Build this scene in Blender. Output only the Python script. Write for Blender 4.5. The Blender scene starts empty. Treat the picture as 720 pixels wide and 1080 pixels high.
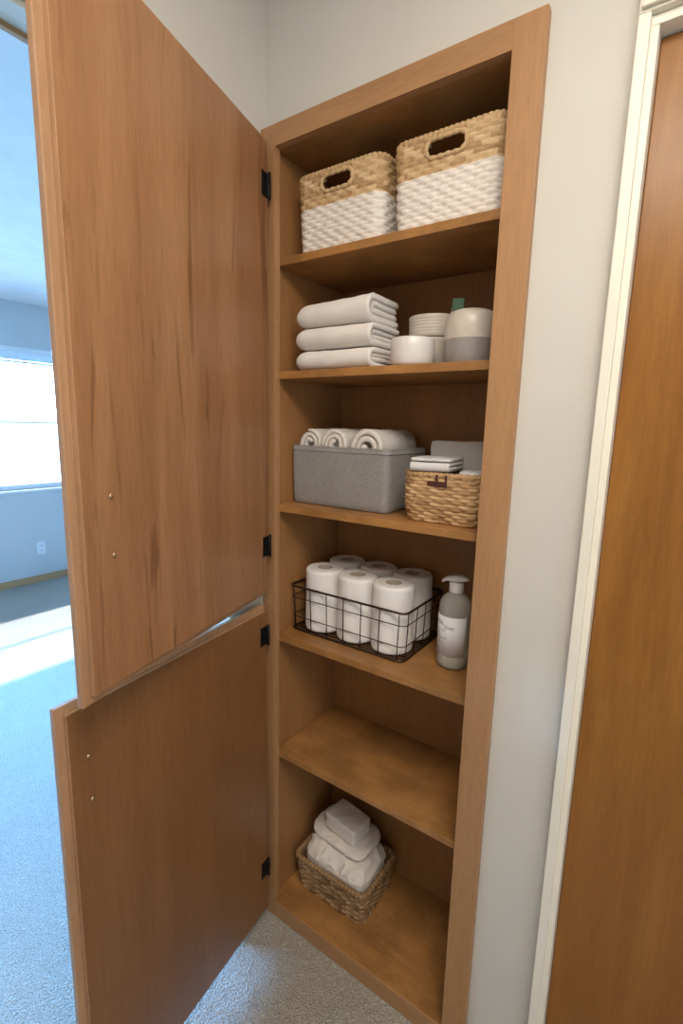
import bpy, bmesh, math, random
from mathutils import Vector, Matrix, noise

random.seed(7)
SC = bpy.context.scene
COL = SC.collection
PI = math.pi

# ------------------------------------------------------------------ objects
def prop(o, label=None, cat=None, group=None, kind=None):
    if label: o['label'] = label
    if cat: o['category'] = cat
    if group: o['group'] = group
    if kind: o['kind'] = kind
    return o

def obj(name, bm, mats, parent=None, loc=(0, 0, 0), rot=(0, 0, 0), smooth=False, label=None):
    me = bpy.data.meshes.new(name)
    bm.to_mesh(me)
    bm.free()
    if not isinstance(mats, (list, tuple)): mats = [mats]
    for m in mats: me.materials.append(m)
    if smooth:
        for p in me.polygons: p.use_smooth = True
    o = bpy.data.objects.new(name, me)
    COL.objects.link(o)
    o.location = loc
    o.rotation_euler = rot
    if parent: o.parent = parent
    if label: o['label'] = label
    return o

def thing(name, label, cat, loc, rz=0.0, group=None):
    o = bpy.data.objects.new(name, None)
    COL.objects.link(o)
    o.empty_display_size = 0.05
    o.location = loc
    o.rotation_euler = (0, 0, rz)
    return prop(o, label, cat, group)

def struct(name, bm, mats, parent=None, **k):
    return prop(obj(name, bm, mats, parent, **k), kind='structure')

def copy_thing(root, loc, label, rz=None):
    r = root.copy()
    COL.objects.link(r)
    r.location = loc
    if rz is not None: r.rotation_euler = (0, 0, rz)
    r['label'] = label
    for ch in list(root.children):
        c = ch.copy(); COL.objects.link(c); c.parent = r
        for g in list(ch.children):
            d = g.copy(); COL.objects.link(d); d.parent = c
    return r

# ------------------------------------------------------------------ mesh helpers
def box(bm, x0, x1, y0, y1, z0, z1, mi=0, bev=0.0, seg=2):
    vs = [bm.verts.new((x, y, z)) for z in (z0, z1) for y in (y0, y1) for x in (x0, x1)]
    fs = [(0, 2, 3, 1), (4, 5, 7, 6), (0, 1, 5, 4), (1, 3, 7, 5), (3, 2, 6, 7), (2, 0, 4, 6)]
    faces = [bm.faces.new([vs[i] for i in f]) for f in fs]
    for f in faces: f.material_index = mi
    if bev > 0:
        es = list({e for f in faces for e in f.edges})
        r = bmesh.ops.bevel(bm, geom=es, offset=bev, segments=seg, profile=0.5, affect='EDGES')
        for f in r['faces']: f.material_index = mi
    return faces

def tube(bm, pts, r, n=8, closed=False, mi=0, caps=True, rfun=None):
    pts = [Vector(p) for p in pts]
    N = len(pts)
    rings = []
    prev = None
    for i, p in enumerate(pts):
        if closed: t = pts[(i + 1) % N] - pts[i - 1]
        else: t = pts[min(i + 1, N - 1)] - pts[max(i - 1, 0)]
        t.normalize()
        ref = prev if prev is not None else (Vector((0, 0, 1)) if abs(t.z) < 0.9 else Vector((1, 0, 0)))
        a = (ref - t * ref.dot(t)).normalized()
        prev = a
        b = t.cross(a)
        rr = r if rfun is None else rfun(i)
        rings.append([bm.verts.new(p + (a * math.cos(2 * PI * k / n) + b * math.sin(2 * PI * k / n)) * rr) for k in range(n)])
    for i in range(N if closed else N - 1):
        A, B = rings[i], rings[(i + 1) % N]
        for k in range(n):
            f = bm.faces.new((A[k], A[(k + 1) % n], B[(k + 1) % n], B[k]))
            f.material_index = mi; f.smooth = True
    if caps and not closed:
        bm.faces.new(rings[0][::-1]).material_index = mi
        bm.faces.new(rings[-1]).material_index = mi

def lathe(bm, prof, n=40, c=(0, 0), mi=0, fun=None, cap0=True, cap1=True):
    rings = []
    for j, (r, z) in enumerate(prof):
        ring = []
        for k in range(n):
            a = 2 * PI * k / n
            rr, zz = (r, z) if fun is None else fun(r, z, a)
            ring.append(bm.verts.new((c[0] + rr * math.cos(a), c[1] + rr * math.sin(a), zz)))
        rings.append(ring)
    for A, B in zip(rings, rings[1:]):
        for k in range(n):
            f = bm.faces.new((A[k], A[(k + 1) % n], B[(k + 1) % n], B[k]))
            f.smooth = True; f.material_index = mi
    if cap0: bm.faces.new(rings[0][::-1]).material_index = mi
    if cap1: bm.faces.new(rings[-1]).material_index = mi
    return rings

def rrect(a, b, r, u):
    """point, normal at fraction u (0..1) of a rounded rectangle of half sizes a, b"""
    sa, sb, q = 2 * (a - r), 2 * (b - r), PI * r / 2
    L = 2 * sa + 2 * sb + 4 * q
    s = (u % 1.0) * L
    segs = [('l', sa, (-(a - r), -b), (1, 0), (0, -1)), ('c', q, (a - r, -(b - r)), -PI / 2, None),
            ('l', sb, (a, -(b - r)), (0, 1), (1, 0)), ('c', q, (a - r, b - r), 0, None),
            ('l', sa, (a - r, b), (-1, 0), (0, 1)), ('c', q, (-(a - r), b - r), PI / 2, None),
            ('l', sb, (-a, b - r), (0, -1), (-1, 0)), ('c', q, (-(a - r), -(b - r)), PI, None)]
    for kind, l, p, d, nn in segs:
        if s <= l + 1e-12:
            if kind == 'l': return (p[0] + d[0] * s, p[1] + d[1] * s), nn
            an = d + s / r
            return (p[0] + r * math.cos(an), p[1] + r * math.sin(an)), (math.cos(an), math.sin(an))
        s -= l
    return (-(a - r), -b), (0, -1)

def perim(a, b, r): return 4 * (a - r) + 4 * (b - r) + 2 * PI * r

def woven(at, bt, ab, bb, r, h, rows, pitch, A=0.0028, B=0.0022, thick=0.007, hole=None, bulge=0.0, su=6, sv=5, seed=0):
    """a woven basket wall (outer weave, plain inner face and floor) with its base at z = 0; hole = (half width, z0, z1) on the two long sides"""
    bm = bmesh.new()
    col = bm.loops.layers.float_color.new('tone')
    rnd = random.Random(seed)
    ns = int(round(perim(at, bt, r) / pitch / 2)) * 2
    NU, NV = ns * su, rows * sv
    tone = {}
    def place(u, v, off, inner=False):
        k = math.sin(PI * v) * bulge
        a, b = ab + (at - ab) * v + k, bb + (bt - bb) * v + k
        p, n = rrect(a, b, r, u)
        return Vector((p[0] + n[0] * off, p[1] + n[1] * off, v * h))
    grid = []
    for j in range(NV + 1):
        row = []
        for i in range(NU):
            u, v = i / NU, j / NV
            rr = min(rows - 1, int(v * rows + 1e-9)); fv = v * rows - rr
            cs = u * ns
            cw = math.cos(PI * (cs + rr)); o = A * math.copysign(abs(cw) ** 0.55, cw) + B * math.sqrt(max(0, 1 - (2 * fv - 1) ** 2))
            p = place(u, v, o)
            q = p * 60
            p += Vector((noise.noise(q), noise.noise(q + Vector((9, 0, 0))), noise.noise(q + Vector((0, 7, 0))))) * 0.0011
            p.z = max(p.z, 0.0)
            row.append(bm.verts.new(p))
        grid.append(row)
    def cut(c):
        if not hole: return False
        hw, z0, z1 = hole
        zm, hr = (z0 + z1) / 2, (z1 - z0) / 2
        dx = max(0, abs(c.x) - (hw - hr))
        return abs(c.y) > bb * 0.7 and dx * dx + (c.z - zm) ** 2 < hr * hr
    def face(vs, t):
        c = sum((v.co for v in vs), Vector()) / len(vs)
        if cut(c): return
        f = bm.faces.new(vs)
        f.smooth = True
        for l in f.loops: l[col] = (t, t, t, 1)
    for j in range(NV):
        for i in range(NU):
            rr, cs = j // sv, int((i / su + 0.5 + (rr_shift(j // sv))) // 2)
            key = (rr, cs)
            if key not in tone: tone[key] = rnd.random()
            i2 = (i + 1) % NU
            face((grid[j][i], grid[j][i2], grid[j + 1][i2], grid[j + 1][i]), tone[key])
    gi = []
    M, K = NU, max(6, int(h / 0.009))
    for j in range(K + 1):
        gi.append([bm.verts.new(place(i / M, 0.02 + 0.98 * j / K, -thick)) for i in range(M)])
    for j in range(K):
        for i in range(M):
            i2 = (i + 1) % M
            face((gi[j][i2], gi[j][i], gi[j + 1][i], gi[j + 1][i2]), 0.45)
    face(gi[0], 0.4)
    for i in range(NU): face((grid[NV][i], grid[NV][(i + 1) % NU], gi[K][(i + 1) % NU], gi[K][i]), 0.45)
    face(grid[0][::-1], 0.4)
    return bm

def rr_shift(r): return r % 2

def rim_braid(a, b, r, z, rad, pitch, amp=0.25, inset=0.0):
    bm = bmesh.new()
    col = bm.loops.layers.float_color.new('tone')
    N = int(perim(a, b, r) / pitch) * 6
    pts = []
    for i in range(N):
        p, n = rrect(a - inset, b - inset, r, i / N)
        pts.append((p[0], p[1], z + 0.0008 * math.sin(i * 2 * PI / 6)))
    tube(bm, pts, rad, 10, True, rfun=lambda i: rad * (1 + amp * math.cos(2 * PI * i / 6)))
    for f in bm.faces:
        t = 0.35 + 0.3 * random.random()
        for l in f.loops: l[col] = (t, t, t, 1)
    return bm

def sheet(path, th, x0, x1, nx, axis='x', nz=0.0015, nf=14.0, lowamp=0.003, pinch=0.0, pinch_w=0.025, zc=None, seed=0.0, wall=None):
    """a soft sheet of thickness th whose section follows path (pairs across, up), extruded along x (or y); noise softens it"""
    bm = bmesh.new()
    P = [Vector((p[0], p[1])) for p in path]
    N = len(P)
    outl, inl = [], []
    for i in range(N):
        t = (P[min(i + 1, N - 1)] - P[max(i - 1, 0)]).normalized()
        n = Vector((-t.y, t.x))
        k = th / 2
        e = min(i, N - 1 - i)
        if e < 3: k *= (0.55, 0.8, 0.93)[e]
        outl.append(P[i] + n * k); inl.append(P[i] - n * k)
    ring = outl + inl[::-1]
    zs = [q.y for q in ring]
    ys = [q.x for q in ring]
    zc = (min(zs) + max(zs)) / 2 if zc is None else zc
    yc = (min(ys) + max(ys)) / 2
    zmin = min(zs)
    rows = []
    for j in range(nx + 1):
        s = j / nx
        x = x0 + (x1 - x0) * s
        row = []
        f = 1.0
        if pinch:
            d = (x - x0)
            if d < pinch_w:
                q = 1 - d / pinch_w
                f = 1 - pinch * (1 - math.sqrt(max(0, 1 - q * q)))
        for q in ring:
            yy, zz = yc + (q.x - yc) * (1 - (1 - f) * 0.4), zc + (q.y - zc) * f
            v = Vector((x, yy, zz)) if axis == 'x' else Vector((yy, x, zz))
            w = v * nf + Vector((seed, seed * 1.7, 0))
            lo = v * 5 + Vector((seed * 3, 0, seed))
            d = Vector((noise.noise(w), noise.noise(w + Vector((5, 3, 0))), noise.noise(w + Vector((0, 11, 2))))) * nz
            d += Vector((noise.noise(lo), noise.noise(lo + Vector((3, 8, 0))), noise.noise(lo + Vector((4, 1, 9))))) * lowamp
            if v.z - zmin < 0.004: d.z = abs(d.z) * 0.3
            row.append(bm.verts.new(v + d))
        rows.append(row)
    R = len(ring)
    for A, B in zip(rows, rows[1:]):
        for k in range(R):
            fc = bm.faces.new((A[k], A[(k + 1) % R], B[(k + 1) % R], B[k])); fc.smooth = True
    for row, rev in ((rows[0], False), (rows[-1], True)):
        for k in range(N - 1):
            q = (row[k], row[R - 1 - k], row[R - 2 - k], row[k + 1])
            fc = bm.faces.new(q if rev else q[::-1]); fc.smooth = True
    bmesh.ops.recalc_face_normals(bm, faces=bm.faces)
    return bm

def arc(cx, cy, r, a0, a1, n):
    return [(cx + r * math.cos(a0 + (a1 - a0) * i / n), cy + r * math.sin(a0 + (a1 - a0) * i / n)) for i in range(n + 1)]

def line(p, q, n):
    return [(p[0] + (q[0] - p[0]) * i / n, p[1] + (q[1] - p[1]) * i / n) for i in range(n)]

def soft_block(sx, sy, sz, n=22, p=4.0, amp=0.004, nf=18, seed=0.0, shape=None, lines=0, fine=0.0008, calm=0.0):
    """a soft cloth block: a rounded box of half sizes, z from 0 up to 2*sz, with creases and fold lines round its sides"""
    bm = bmesh.new()
    bmesh.ops.create_cube(bm, size=2.0)
    bmesh.ops.subdivide_edges(bm, edges=bm.edges[:], cuts=n, use_grid_fill=True)
    for v in bm.verts:
        c = v.co
        l = (abs(c.x) ** p + abs(c.y) ** p + abs(c.z) ** p) ** (1 / p)
        q = c / l
        co = Vector((q.x * sx, q.y * sy, q.z * sz + sz))
        if lines:
            side = max(abs(q.x), abs(q.y))
            g = math.cos((q.z * 0.5 + 0.5) * lines * 2 * PI)
            co.x *= 1 - 0.035 * max(0, side - 0.6) * (1 - g)
            co.y *= 1 - 0.035 * max(0, side - 0.6) * (1 - g)
        if shape: co = shape(co, q)
        w = co * nf + Vector((seed, seed * 2, seed * 3))
        lo = noise.noise(w * 0.45) * amp * 1.2 + ((1 - abs(noise.noise(w + Vector((noise.noise(w * 0.7), noise.noise(w * 0.7 + Vector((5, 5, 5))), 0)) * 1.5))) ** 3 - 0.5) * amp + noise.noise(w * 3.2) * fine
        d = Vector((q.x, q.y, q.z)).normalized()
        if co.z < calm: lo = min(lo * 0.3, 0.0005)
        if q.z < -0.9: lo *= 0.05
        v.co = co + d * lo
    zmin = min(v.co.z for v in bm.verts)
    if not shape:
        for v in bm.verts: v.co.z -= zmin
    for f in bm.faces: f.smooth = True
    bmesh.ops.recalc_face_normals(bm, faces=bm.faces)
    return bm

# ------------------------------------------------------------------ materials
def newmat(name):
    m = bpy.data.materials.new(name)
    m.use_nodes = True
    nt = m.node_tree
    b = nt.nodes['Principled BSDF']
    return m, nt, b

def N(nt, t, **k):
    n = nt.nodes.new(t)
    for a, v in k.items():
        if a in n.inputs: n.inputs[a].default_value = v
        else: setattr(n, a, v)
    return n

def ramp(nt, fac, stops):
    r = N(nt, 'ShaderNodeValToRGB')
    cr = r.color_ramp
    while len(cr.elements) > 1: cr.elements.remove(cr.elements[-1])
    for i, (p, c) in enumerate(stops):
        e = cr.elements[0] if i == 0 else cr.elements.new(p)
        e.position = p
        e.color = (*c, 1)
    nt.links.new(fac, r.inputs[0])
    return r.outputs[0]

def coords(nt, scale, rot=(0, 0, 0)):
    tc = N(nt, 'ShaderNodeTexCoord')
    mp = N(nt, 'ShaderNodeMapping')
    mp.inputs['Scale'].default_value = scale
    mp.inputs['Rotation'].default_value = rot
    nt.links.new(tc.outputs['Object'], mp.inputs[0])
    return mp.outputs[0]

def mixc(nt, fac, a, b, mode='MIX'):
    m = N(nt, 'ShaderNodeMix')
    m.data_type = 'RGBA'; m.blend_type = mode
    for s, v in ((m.inputs[0], fac), (m.inputs[6], a), (m.inputs[7], b)):
        if isinstance(v, (int, float)): s.default_value = v
        elif isinstance(v, tuple): s.default_value = (*v, 1)
        else: nt.links.new(v, s)
    return m.outputs[2]

def bump(nt, b, h, strength=0.3, dist=0.01):
    n = N(nt, 'ShaderNodeBump')
    n.inputs['Strength'].default_value = strength
    n.inputs['Distance'].default_value = dist
    nt.links.new(h, n.inputs['Height'])
    nt.links.new(n.outputs[0], b.inputs['Normal'])

def noise_tex(nt, vec, scale, detail=4, rough=0.55, dist=0.0):
    n = N(nt, 'ShaderNodeTexNoise')
    n.inputs['Scale'].default_value = scale
    n.inputs['Detail'].default_value = detail
    n.inputs['Roughness'].default_value = rough
    n.inputs['Distortion'].default_value = dist
    nt.links.new(vec, n.inputs['Vector'])
    return n.outputs[0]

def plain(name, c, rough=0.6, metal=0.0, var=0.04, bmp=0.0, bscale=80, spec=0.5):
    m, nt, b = newmat(name)
    v = coords(nt, (1, 1, 1))
    n = noise_tex(nt, v, 6, 5)
    lo = tuple(x * (1 - var) for x in c); hi = tuple(min(1, x * (1 + var)) for x in c)
    nt.links.new(ramp(nt, n, [(0.35, lo), (0.65, hi)]), b.inputs['Base Color'])
    b.inputs['Roughness'].default_value = rough
    b.inputs['Metallic'].default_value = metal
    b.inputs['Specular IOR Level'].default_value = spec
    if bmp: bump(nt, b, noise_tex(nt, v, bscale, 3), bmp, 0.002)
    return m

def wood(name, lo, mid, hi, axis='z', rough=0.38, streak=0.5, dark=(0.05, 0.018, 0.006), figure=1.0, blotch=0.0, off=0.0):
    """straight grained varnished plywood, the grain along one axis, with sparse dark mineral streaks"""
    m, nt, b = newmat(name)
    s = {'x': (0.5, 6, 6), 'y': (6, 0.5, 6), 'z': (6, 6, 0.5)}[axis]
    tc = N(nt, 'ShaderNodeTexCoord')
    ad = N(nt, 'ShaderNodeVectorMath'); ad.operation = 'ADD'
    ad.inputs[1].default_value = (off, off * 0.7, off * 1.3)
    nt.links.new(tc.outputs['Object'], ad.inputs[0])
    mp = N(nt, 'ShaderNodeMapping'); mp.inputs['Scale'].default_value = s
    nt.links.new(ad.outputs[0], mp.inputs[0])
    v = mp.outputs[0]
    broad = noise_tex(nt, v, 1.1, 5, 0.6, 0.8 * figure)
    fine = noise_tex(nt, v, 9, 6, 0.65, 0.3)
    pore = noise_tex(nt, v, 42, 3, 0.6)
    c1 = ramp(nt, broad, [(0.3, lo), (0.5, mid), (0.7, hi)])
    c2 = ramp(nt, fine, [(0.3, tuple(x * 0.8 for x in mid)), (0.7, tuple(min(1, x * 1.14) for x in mid))])
    c = mixc(nt, 0.42, c1, c2)
    pr = ramp(nt, pore, [(0.35, (0.82, 0.8, 0.78)), (0.6, (1, 1, 1))])
    c = mixc(nt, 0.6, c, pr, 'MULTIPLY')
    if streak:
        st = noise_tex(nt, v, 2.6, 4, 0.55, 1.4)
        f = ramp(nt, st, [(0.62, (0, 0, 0)), (0.69, (streak,) * 3)])
        st2 = ramp(nt, noise_tex(nt, v, 7.0, 2, 0.5, 0.6), [(0.64, (0, 0, 0)), (0.72, (streak * 0.8,) * 3)])
        sm = N(nt, 'ShaderNodeMath'); sm.operation = 'MAXIMUM'
        nt.links.new(f, sm.inputs[0]); nt.links.new(st2, sm.inputs[1])
        c = mixc(nt, sm.outputs[0], c, dark)
    if blotch:
        bl = ramp(nt, noise_tex(nt, tc.outputs['Object'], 7, 5, 0.65), [(0.42, (1 - blotch,) * 3), (0.6, (1, 1, 1))])
        c = mixc(nt, 1.0, c, bl, 'MULTIPLY')
    nt.links.new(c, b.inputs['Base Color'])
    b.inputs['Roughness'].default_value = rough
    b.inputs['Specular IOR Level'].default_value = 0.4
    bump(nt, b, fine, 0.06, 0.002)
    return m

def fabric(name, c, scale=900, strength=0.5, var=0.08, weave=False, low=0.0):
    m, nt, b = newmat(name)
    v = coords(nt, (1, 1, 1))
    big = noise_tex(nt, v, 12, 4)
    fine = noise_tex(nt, v, scale, 3, 0.7)
    col = ramp(nt, big, [(0.3, tuple(x * (1 - var) for x in c)), (0.7, tuple(min(1, x * (1 + var)) for x in c))])
    if weave:
        h1 = noise_tex(nt, coords(nt, (1, 1, 9)), 120, 3, 0.7)
        h2 = noise_tex(nt, coords(nt, (9, 9, 1)), 120, 3, 0.7)
        ad = N(nt, 'ShaderNodeMath'); ad.operation = 'ADD'
        nt.links.new(h1, ad.inputs[0]); nt.links.new(h2, ad.inputs[1])
        hv = N(nt, 'ShaderNodeMath'); hv.operation = 'MULTIPLY'; hv.inputs[1].default_value = 0.5
        nt.links.new(ad.outputs[0], hv.inputs[0])
        fine = hv.outputs[0]
        col = mixc(nt, 0.7, col, ramp(nt, fine, [(0.38, (0.55, 0.55, 0.55)), (0.62, (1.25, 1.25, 1.25))]), 'MULTIPLY')
    nt.links.new(col, b.inputs['Base Color'])
    b.inputs['Roughness'].default_value = 0.95
    b.inputs['Specular IOR Level'].default_value = 0.1
    b.inputs['Sheen Weight'].default_value = 0.25
    bump(nt, b, fine, strength, 0.002)
    return m

def weave_mat(name, lo, mid, hi, paint=None, paint_z=0.0):
    """dried grass strands, each strand of its own tone; painted white below paint_z where paint is given"""
    m, nt, b = newmat(name)
    at = N(nt, 'ShaderNodeVertexColor'); at.layer_name = 'tone'
    c = ramp(nt, at.outputs[0], [(0.0, lo), (0.5, mid), (1.0, hi)])
    v = coords(nt, (1, 1, 6))
    fib = noise_tex(nt, v, 160, 3, 0.7)
    c = mixc(nt, 0.6, c, ramp(nt, fib, [(0.3, (0.7, 0.68, 0.64)), (0.65, (1.08, 1.08, 1.08))]), 'MULTIPLY')
    if paint:
        tc = N(nt, 'ShaderNodeTexCoord')
        sp = N(nt, 'ShaderNodeSeparateXYZ'); nt.links.new(tc.outputs['Object'], sp.inputs[0])
        jit = N(nt, 'ShaderNodeMath'); jit.operation = 'MULTIPLY_ADD'
        nt.links.new(noise_tex(nt, tc.outputs['Object'], 70, 2), jit.inputs[0])
        jit.inputs[1].default_value = 0.006
        nt.links.new(sp.outputs[2], jit.inputs[2])
        lt = N(nt, 'ShaderNodeMath'); lt.operation = 'LESS_THAN'; lt.inputs[1].default_value = paint_z + 0.003
        nt.links.new(jit.outputs[0], lt.inputs[0])
        pc = mixc(nt, 0.12, paint, c)
        c = mixc(nt, lt.outputs[0], c, pc)
    nt.links.new(c, b.inputs['Base Color'])
    b.inputs['Roughness'].default_value = 0.7
    bump(nt, b, fib, 0.35, 0.001)
    return m

W_FRAME = wood('wood_frame', (0.345, 0.180, 0.080), (0.41, 0.222, 0.102), (0.48, 0.270, 0.130), 'z', 0.4, 0.0, figure=0.5)
W_FRAME_X = wood('wood_frame_across', (0.345, 0.180, 0.080), (0.41, 0.222, 0.102), (0.48, 0.270, 0.130), 'x', 0.4, 0.0, figure=0.5)
W_SHELF = wood('wood_shelf', (0.34, 0.16, 0.048), (0.43, 0.21, 0.068), (0.51, 0.265, 0.095), 'x', 0.36, 0.15, figure=1.0, blotch=0.30)
W_SIDE = wood('wood_side', (0.29, 0.135, 0.048), (0.35, 0.172, 0.064), (0.41, 0.215, 0.086), 'z', 0.42, 0.1, figure=0.8)
W_DOOR = wood('wood_cabinet_door', (0.235, 0.105, 0.045), (0.34, 0.168, 0.077), (0.45, 0.24, 0.12), 'z', 0.36, 0.65, dark=(0.13, 0.05, 0.02), figure=1.6, off=3.0)
W_DOOR2 = wood('wood_cabinet_door_plain', (0.185, 0.082, 0.030), (0.235, 0.108, 0.042), (0.285, 0.138, 0.058), 'z', 0.34, 0.12, dark=(0.15, 0.06, 0.02), figure=0.7, off=11.0)
W_EDGE = wood('wood_door_edge', (0.37, 0.21, 0.11), (0.44, 0.255, 0.14), (0.51, 0.31, 0.175), 'z', 0.45, 0.0, figure=0.4)
W_SLAB = wood('wood_room_door', (0.19, 0.070, 0.010), (0.265, 0.106, 0.018), (0.36, 0.165, 0.036), 'z', 0.33, 0.25, dark=(0.2, 0.07, 0.015), figure=2.4, off=5.0)
W_TRIM = wood('wood_trim', (0.5, 0.27, 0.11), (0.58, 0.33, 0.15), (0.66, 0.4, 0.2), 'y', 0.4, 0.0, figure=0.5)
M_WALL = plain('wall_paint', (0.60, 0.58, 0.53), 0.75, var=0.015, bmp=0.12, bscale=140, spec=0.25)
M_BWALL = plain('bedroom_paint', (0.62, 0.62, 0.60), 0.75, var=0.015, bmp=0.1, bscale=140, spec=0.25)
M_TRIMW = plain('painted_trim', (0.80, 0.765, 0.66), 0.45, var=0.02, bmp=0.05, bscale=30)
M_CEIL = plain('ceiling_paint', (0.78, 0.77, 0.74), 0.85, var=0.03, bmp=0.9, bscale=150, spec=0.2)
M_BLACK = plain('black_iron', (0.012, 0.012, 0.013), 0.45, 0.6, var=0.2, bmp=0.1)
M_BRASS = plain('brass', (0.55, 0.42, 0.25), 0.45, 0.9, var=0.1)
M_BRONZE = plain('bronze_wire', (0.075, 0.045, 0.03), 0.42, 0.8, var=0.2)
M_TOWEL = fabric('white_terry', (0.80, 0.77, 0.725), 700, 0.6, 0.03)
M_ROLLT = fabric('cream_terry', (0.78, 0.745, 0.69), 650, 0.8, 0.04)
M_SHEET = fabric('white_sheet', (0.74, 0.69, 0.625), 1500, 0.15, 0.03)
M_GREY = fabric('grey_linen', (0.30, 0.29, 0.28), 900, 0.35, 0.06, weave=True)
M_GCLOTH = fabric('grey_cloth', (0.46, 0.45, 0.43), 900, 0.3, 0.05)
M_LCLOTH = fabric('pale_grey_cloth', (0.66, 0.66, 0.66), 900, 0.3, 0.04)
M_PAPER = fabric('tissue_paper', (0.84, 0.82, 0.79), 500, 0.25, 0.015)
M_CARD = plain('cardboard', (0.42, 0.36, 0.29), 0.9, var=0.1)
M_CERW = plain('white_stoneware', (0.70, 0.68, 0.655), 0.28, var=0.02)
M_CERB = plain('beige_stoneware', (0.60, 0.545, 0.48), 0.5, var=0.03, bmp=0.1)
M_PLASW = plain('white_plastic', (0.80, 0.80, 0.80), 0.35, var=0.01)
M_LABEL = plain('label_paper', (0.82, 0.82, 0.85), 0.55, var=0.01)
M_INK = plain('label_ink', (0.12, 0.13, 0.17), 0.6)
M_TAG = plain('brown_leather', (0.075, 0.022, 0.014), 0.5, var=0.25, bmp=0.2)
M_VINYL = plain('white_vinyl', (0.82, 0.82, 0.82), 0.4, var=0.01)
M_SLOT = plain('dark_slot', (0.05, 0.05, 0.05), 0.6)
M_SEA = weave_mat('seagrass_white', (0.40, 0.25, 0.115), (0.56, 0.385, 0.20), (0.68, 0.50, 0.29), (0.80, 0.765, 0.72), 0.098)
M_WICK = weave_mat('wicker', (0.34, 0.19, 0.085), (0.52, 0.325, 0.155), (0.66, 0.45, 0.24))
M_WICKD = weave_mat('dark_wicker', (0.16, 0.085, 0.036), (0.31, 0.185, 0.085), (0.46, 0.31, 0.165))

def jar_mat():
    m, nt, b = newmat('two_tone_stoneware')
    tc = N(nt, 'ShaderNodeTexCoord')
    sp = N(nt, 'ShaderNodeSeparateXYZ'); nt.links.new(tc.outputs['Object'], sp.inputs[0])
    lt = N(nt, 'ShaderNodeMath'); lt.operation = 'LESS_THAN'; lt.inputs[1].default_value = 0.053
    nt.links.new(sp.outputs[2], lt.inputs[0])
    c = mixc(nt, lt.outputs[0], (0.60, 0.55, 0.48), (0.30, 0.285, 0.275))
    sp_ = ramp(nt, noise_tex(nt, tc.outputs['Object'], 40, 4), [(0.35, (0.93, 0.93, 0.93)), (0.65, (1.04, 1.04, 1.04))])
    nt.links.new(mixc(nt, 1.0, c, sp_, 'MULTIPLY'), b.inputs['Base Color'])
    b.inputs['Roughness'].default_value = 0.3
    return m
M_JAR = jar_mat()

def clear(name, c, rough=0.05, ior=1.45, trans=1.0):
    m, nt, b = newmat(name)
    b.inputs['Base Color'].default_value = (*c, 1)
    b.inputs['Transmission Weight'].default_value = trans
    b.inputs['Roughness'].default_value = rough
    b.inputs['IOR'].default_value = ior
    v = coords(nt, (1, 1, 1))
    bump(nt, b, noise_tex(nt, v, 30, 2), 0.03, 0.002)
    return m
M_BOTTLE = clear('clear_plastic', (0.86, 0.88, 0.82), 0.12, 1.12, 0.68)
M_SOAP = clear('pale_soap', (0.80, 0.74, 0.54), 0.15, 1.2, 0.4)
M_GREENG = clear('green_glass', (0.09, 0.16, 0.11), 0.05, 1.45, 0.3)

def glass_pane():
    m, nt, b = newmat('window_glass')
    for n in list(nt.nodes):
        if n.type == 'BSDF_PRINCIPLED': nt.nodes.remove(n)
    out = [n for n in nt.nodes if n.type == 'OUTPUT_MATERIAL'][0]
    t = N(nt, 'ShaderNodeBsdfTransparent'); t.inputs[0].default_value = (0.96, 0.98, 0.98, 1)
    g = N(nt, 'ShaderNodeBsdfGlossy'); g.inputs['Roughness'].default_value = 0.02
    fr = N(nt, 'ShaderNodeFresnel'); fr.inputs[0].default_value = 1.3
    mx = N(nt, 'ShaderNodeMixShader')
    nt.links.new(fr.outputs[0], mx.inputs[0]); nt.links.new(t.outputs[0], mx.inputs[1]); nt.links.new(g.outputs[0], mx.inputs[2])
    nt.links.new(mx.outputs[0], out.inputs[0])
    return m
M_GLASS = glass_pane()

def carpet():
    m, nt, b = newmat('beige_carpet')
    v = coords(nt, (1, 1, 1))
    vo = N(nt, 'ShaderNodeTexVoronoi'); vo.inputs['Scale'].default_value = 210
    nt.links.new(v, vo.inputs['Vector'])
    sw = noise_tex(nt, v, 55, 4, 0.6, 1.2)
    fine = noise_tex(nt, v, 260, 3, 0.7)
    big = noise_tex(nt, v, 3, 3)
    c = ramp(nt, fine, [(0.32, (0.17, 0.15, 0.12)), (0.47, (0.40, 0.365, 0.30)), (0.66, (0.56, 0.52, 0.44))])
    c = mixc(nt, 0.4, c, ramp(nt, sw, [(0.35, (0.75, 0.75, 0.75)), (0.65, (1.12, 1.12, 1.12))]), 'MULTIPLY')
    c = mixc(nt, 0.5, c, ramp(nt, big, [(0.35, (0.9, 0.9, 0.9)), (0.65, (1.06, 1.06, 1.06))]), 'MULTIPLY')
    nt.links.new(c, b.inputs['Base Color'])
    b.inputs['Roughness'].default_value = 1.0
    b.inputs['Specular IOR Level'].default_value = 0.05
    b.inputs['Sheen Weight'].default_value = 0.2
    ad = N(nt, 'ShaderNodeMath'); ad.operation = 'ADD'
    nt.links.new(sw, ad.inputs[0])
    half = N(nt, 'ShaderNodeMath'); half.operation = 'MULTIPLY'; half.inputs[1].default_value = 0.6
    nt.links.new(vo.outputs['Distance'], half.inputs[0]); nt.links.new(half.outputs[0], ad.inputs[1])
    bump(nt, b, ad.outputs[0], 0.9, 0.008)
    return m
M_CARPET = carpet()

# ------------------------------------------------------------------ the setting
CEIL = 2.42
HX1, HY0 = 2.6, -2.1            # hall: x 0..2.6, y -2.1..0.019
WY = 0.019                       # face of the closet wall
BX0, BY0, BY1 = -3.81, -3.0, 2.3 # bedroom beyond the left wall

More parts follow.
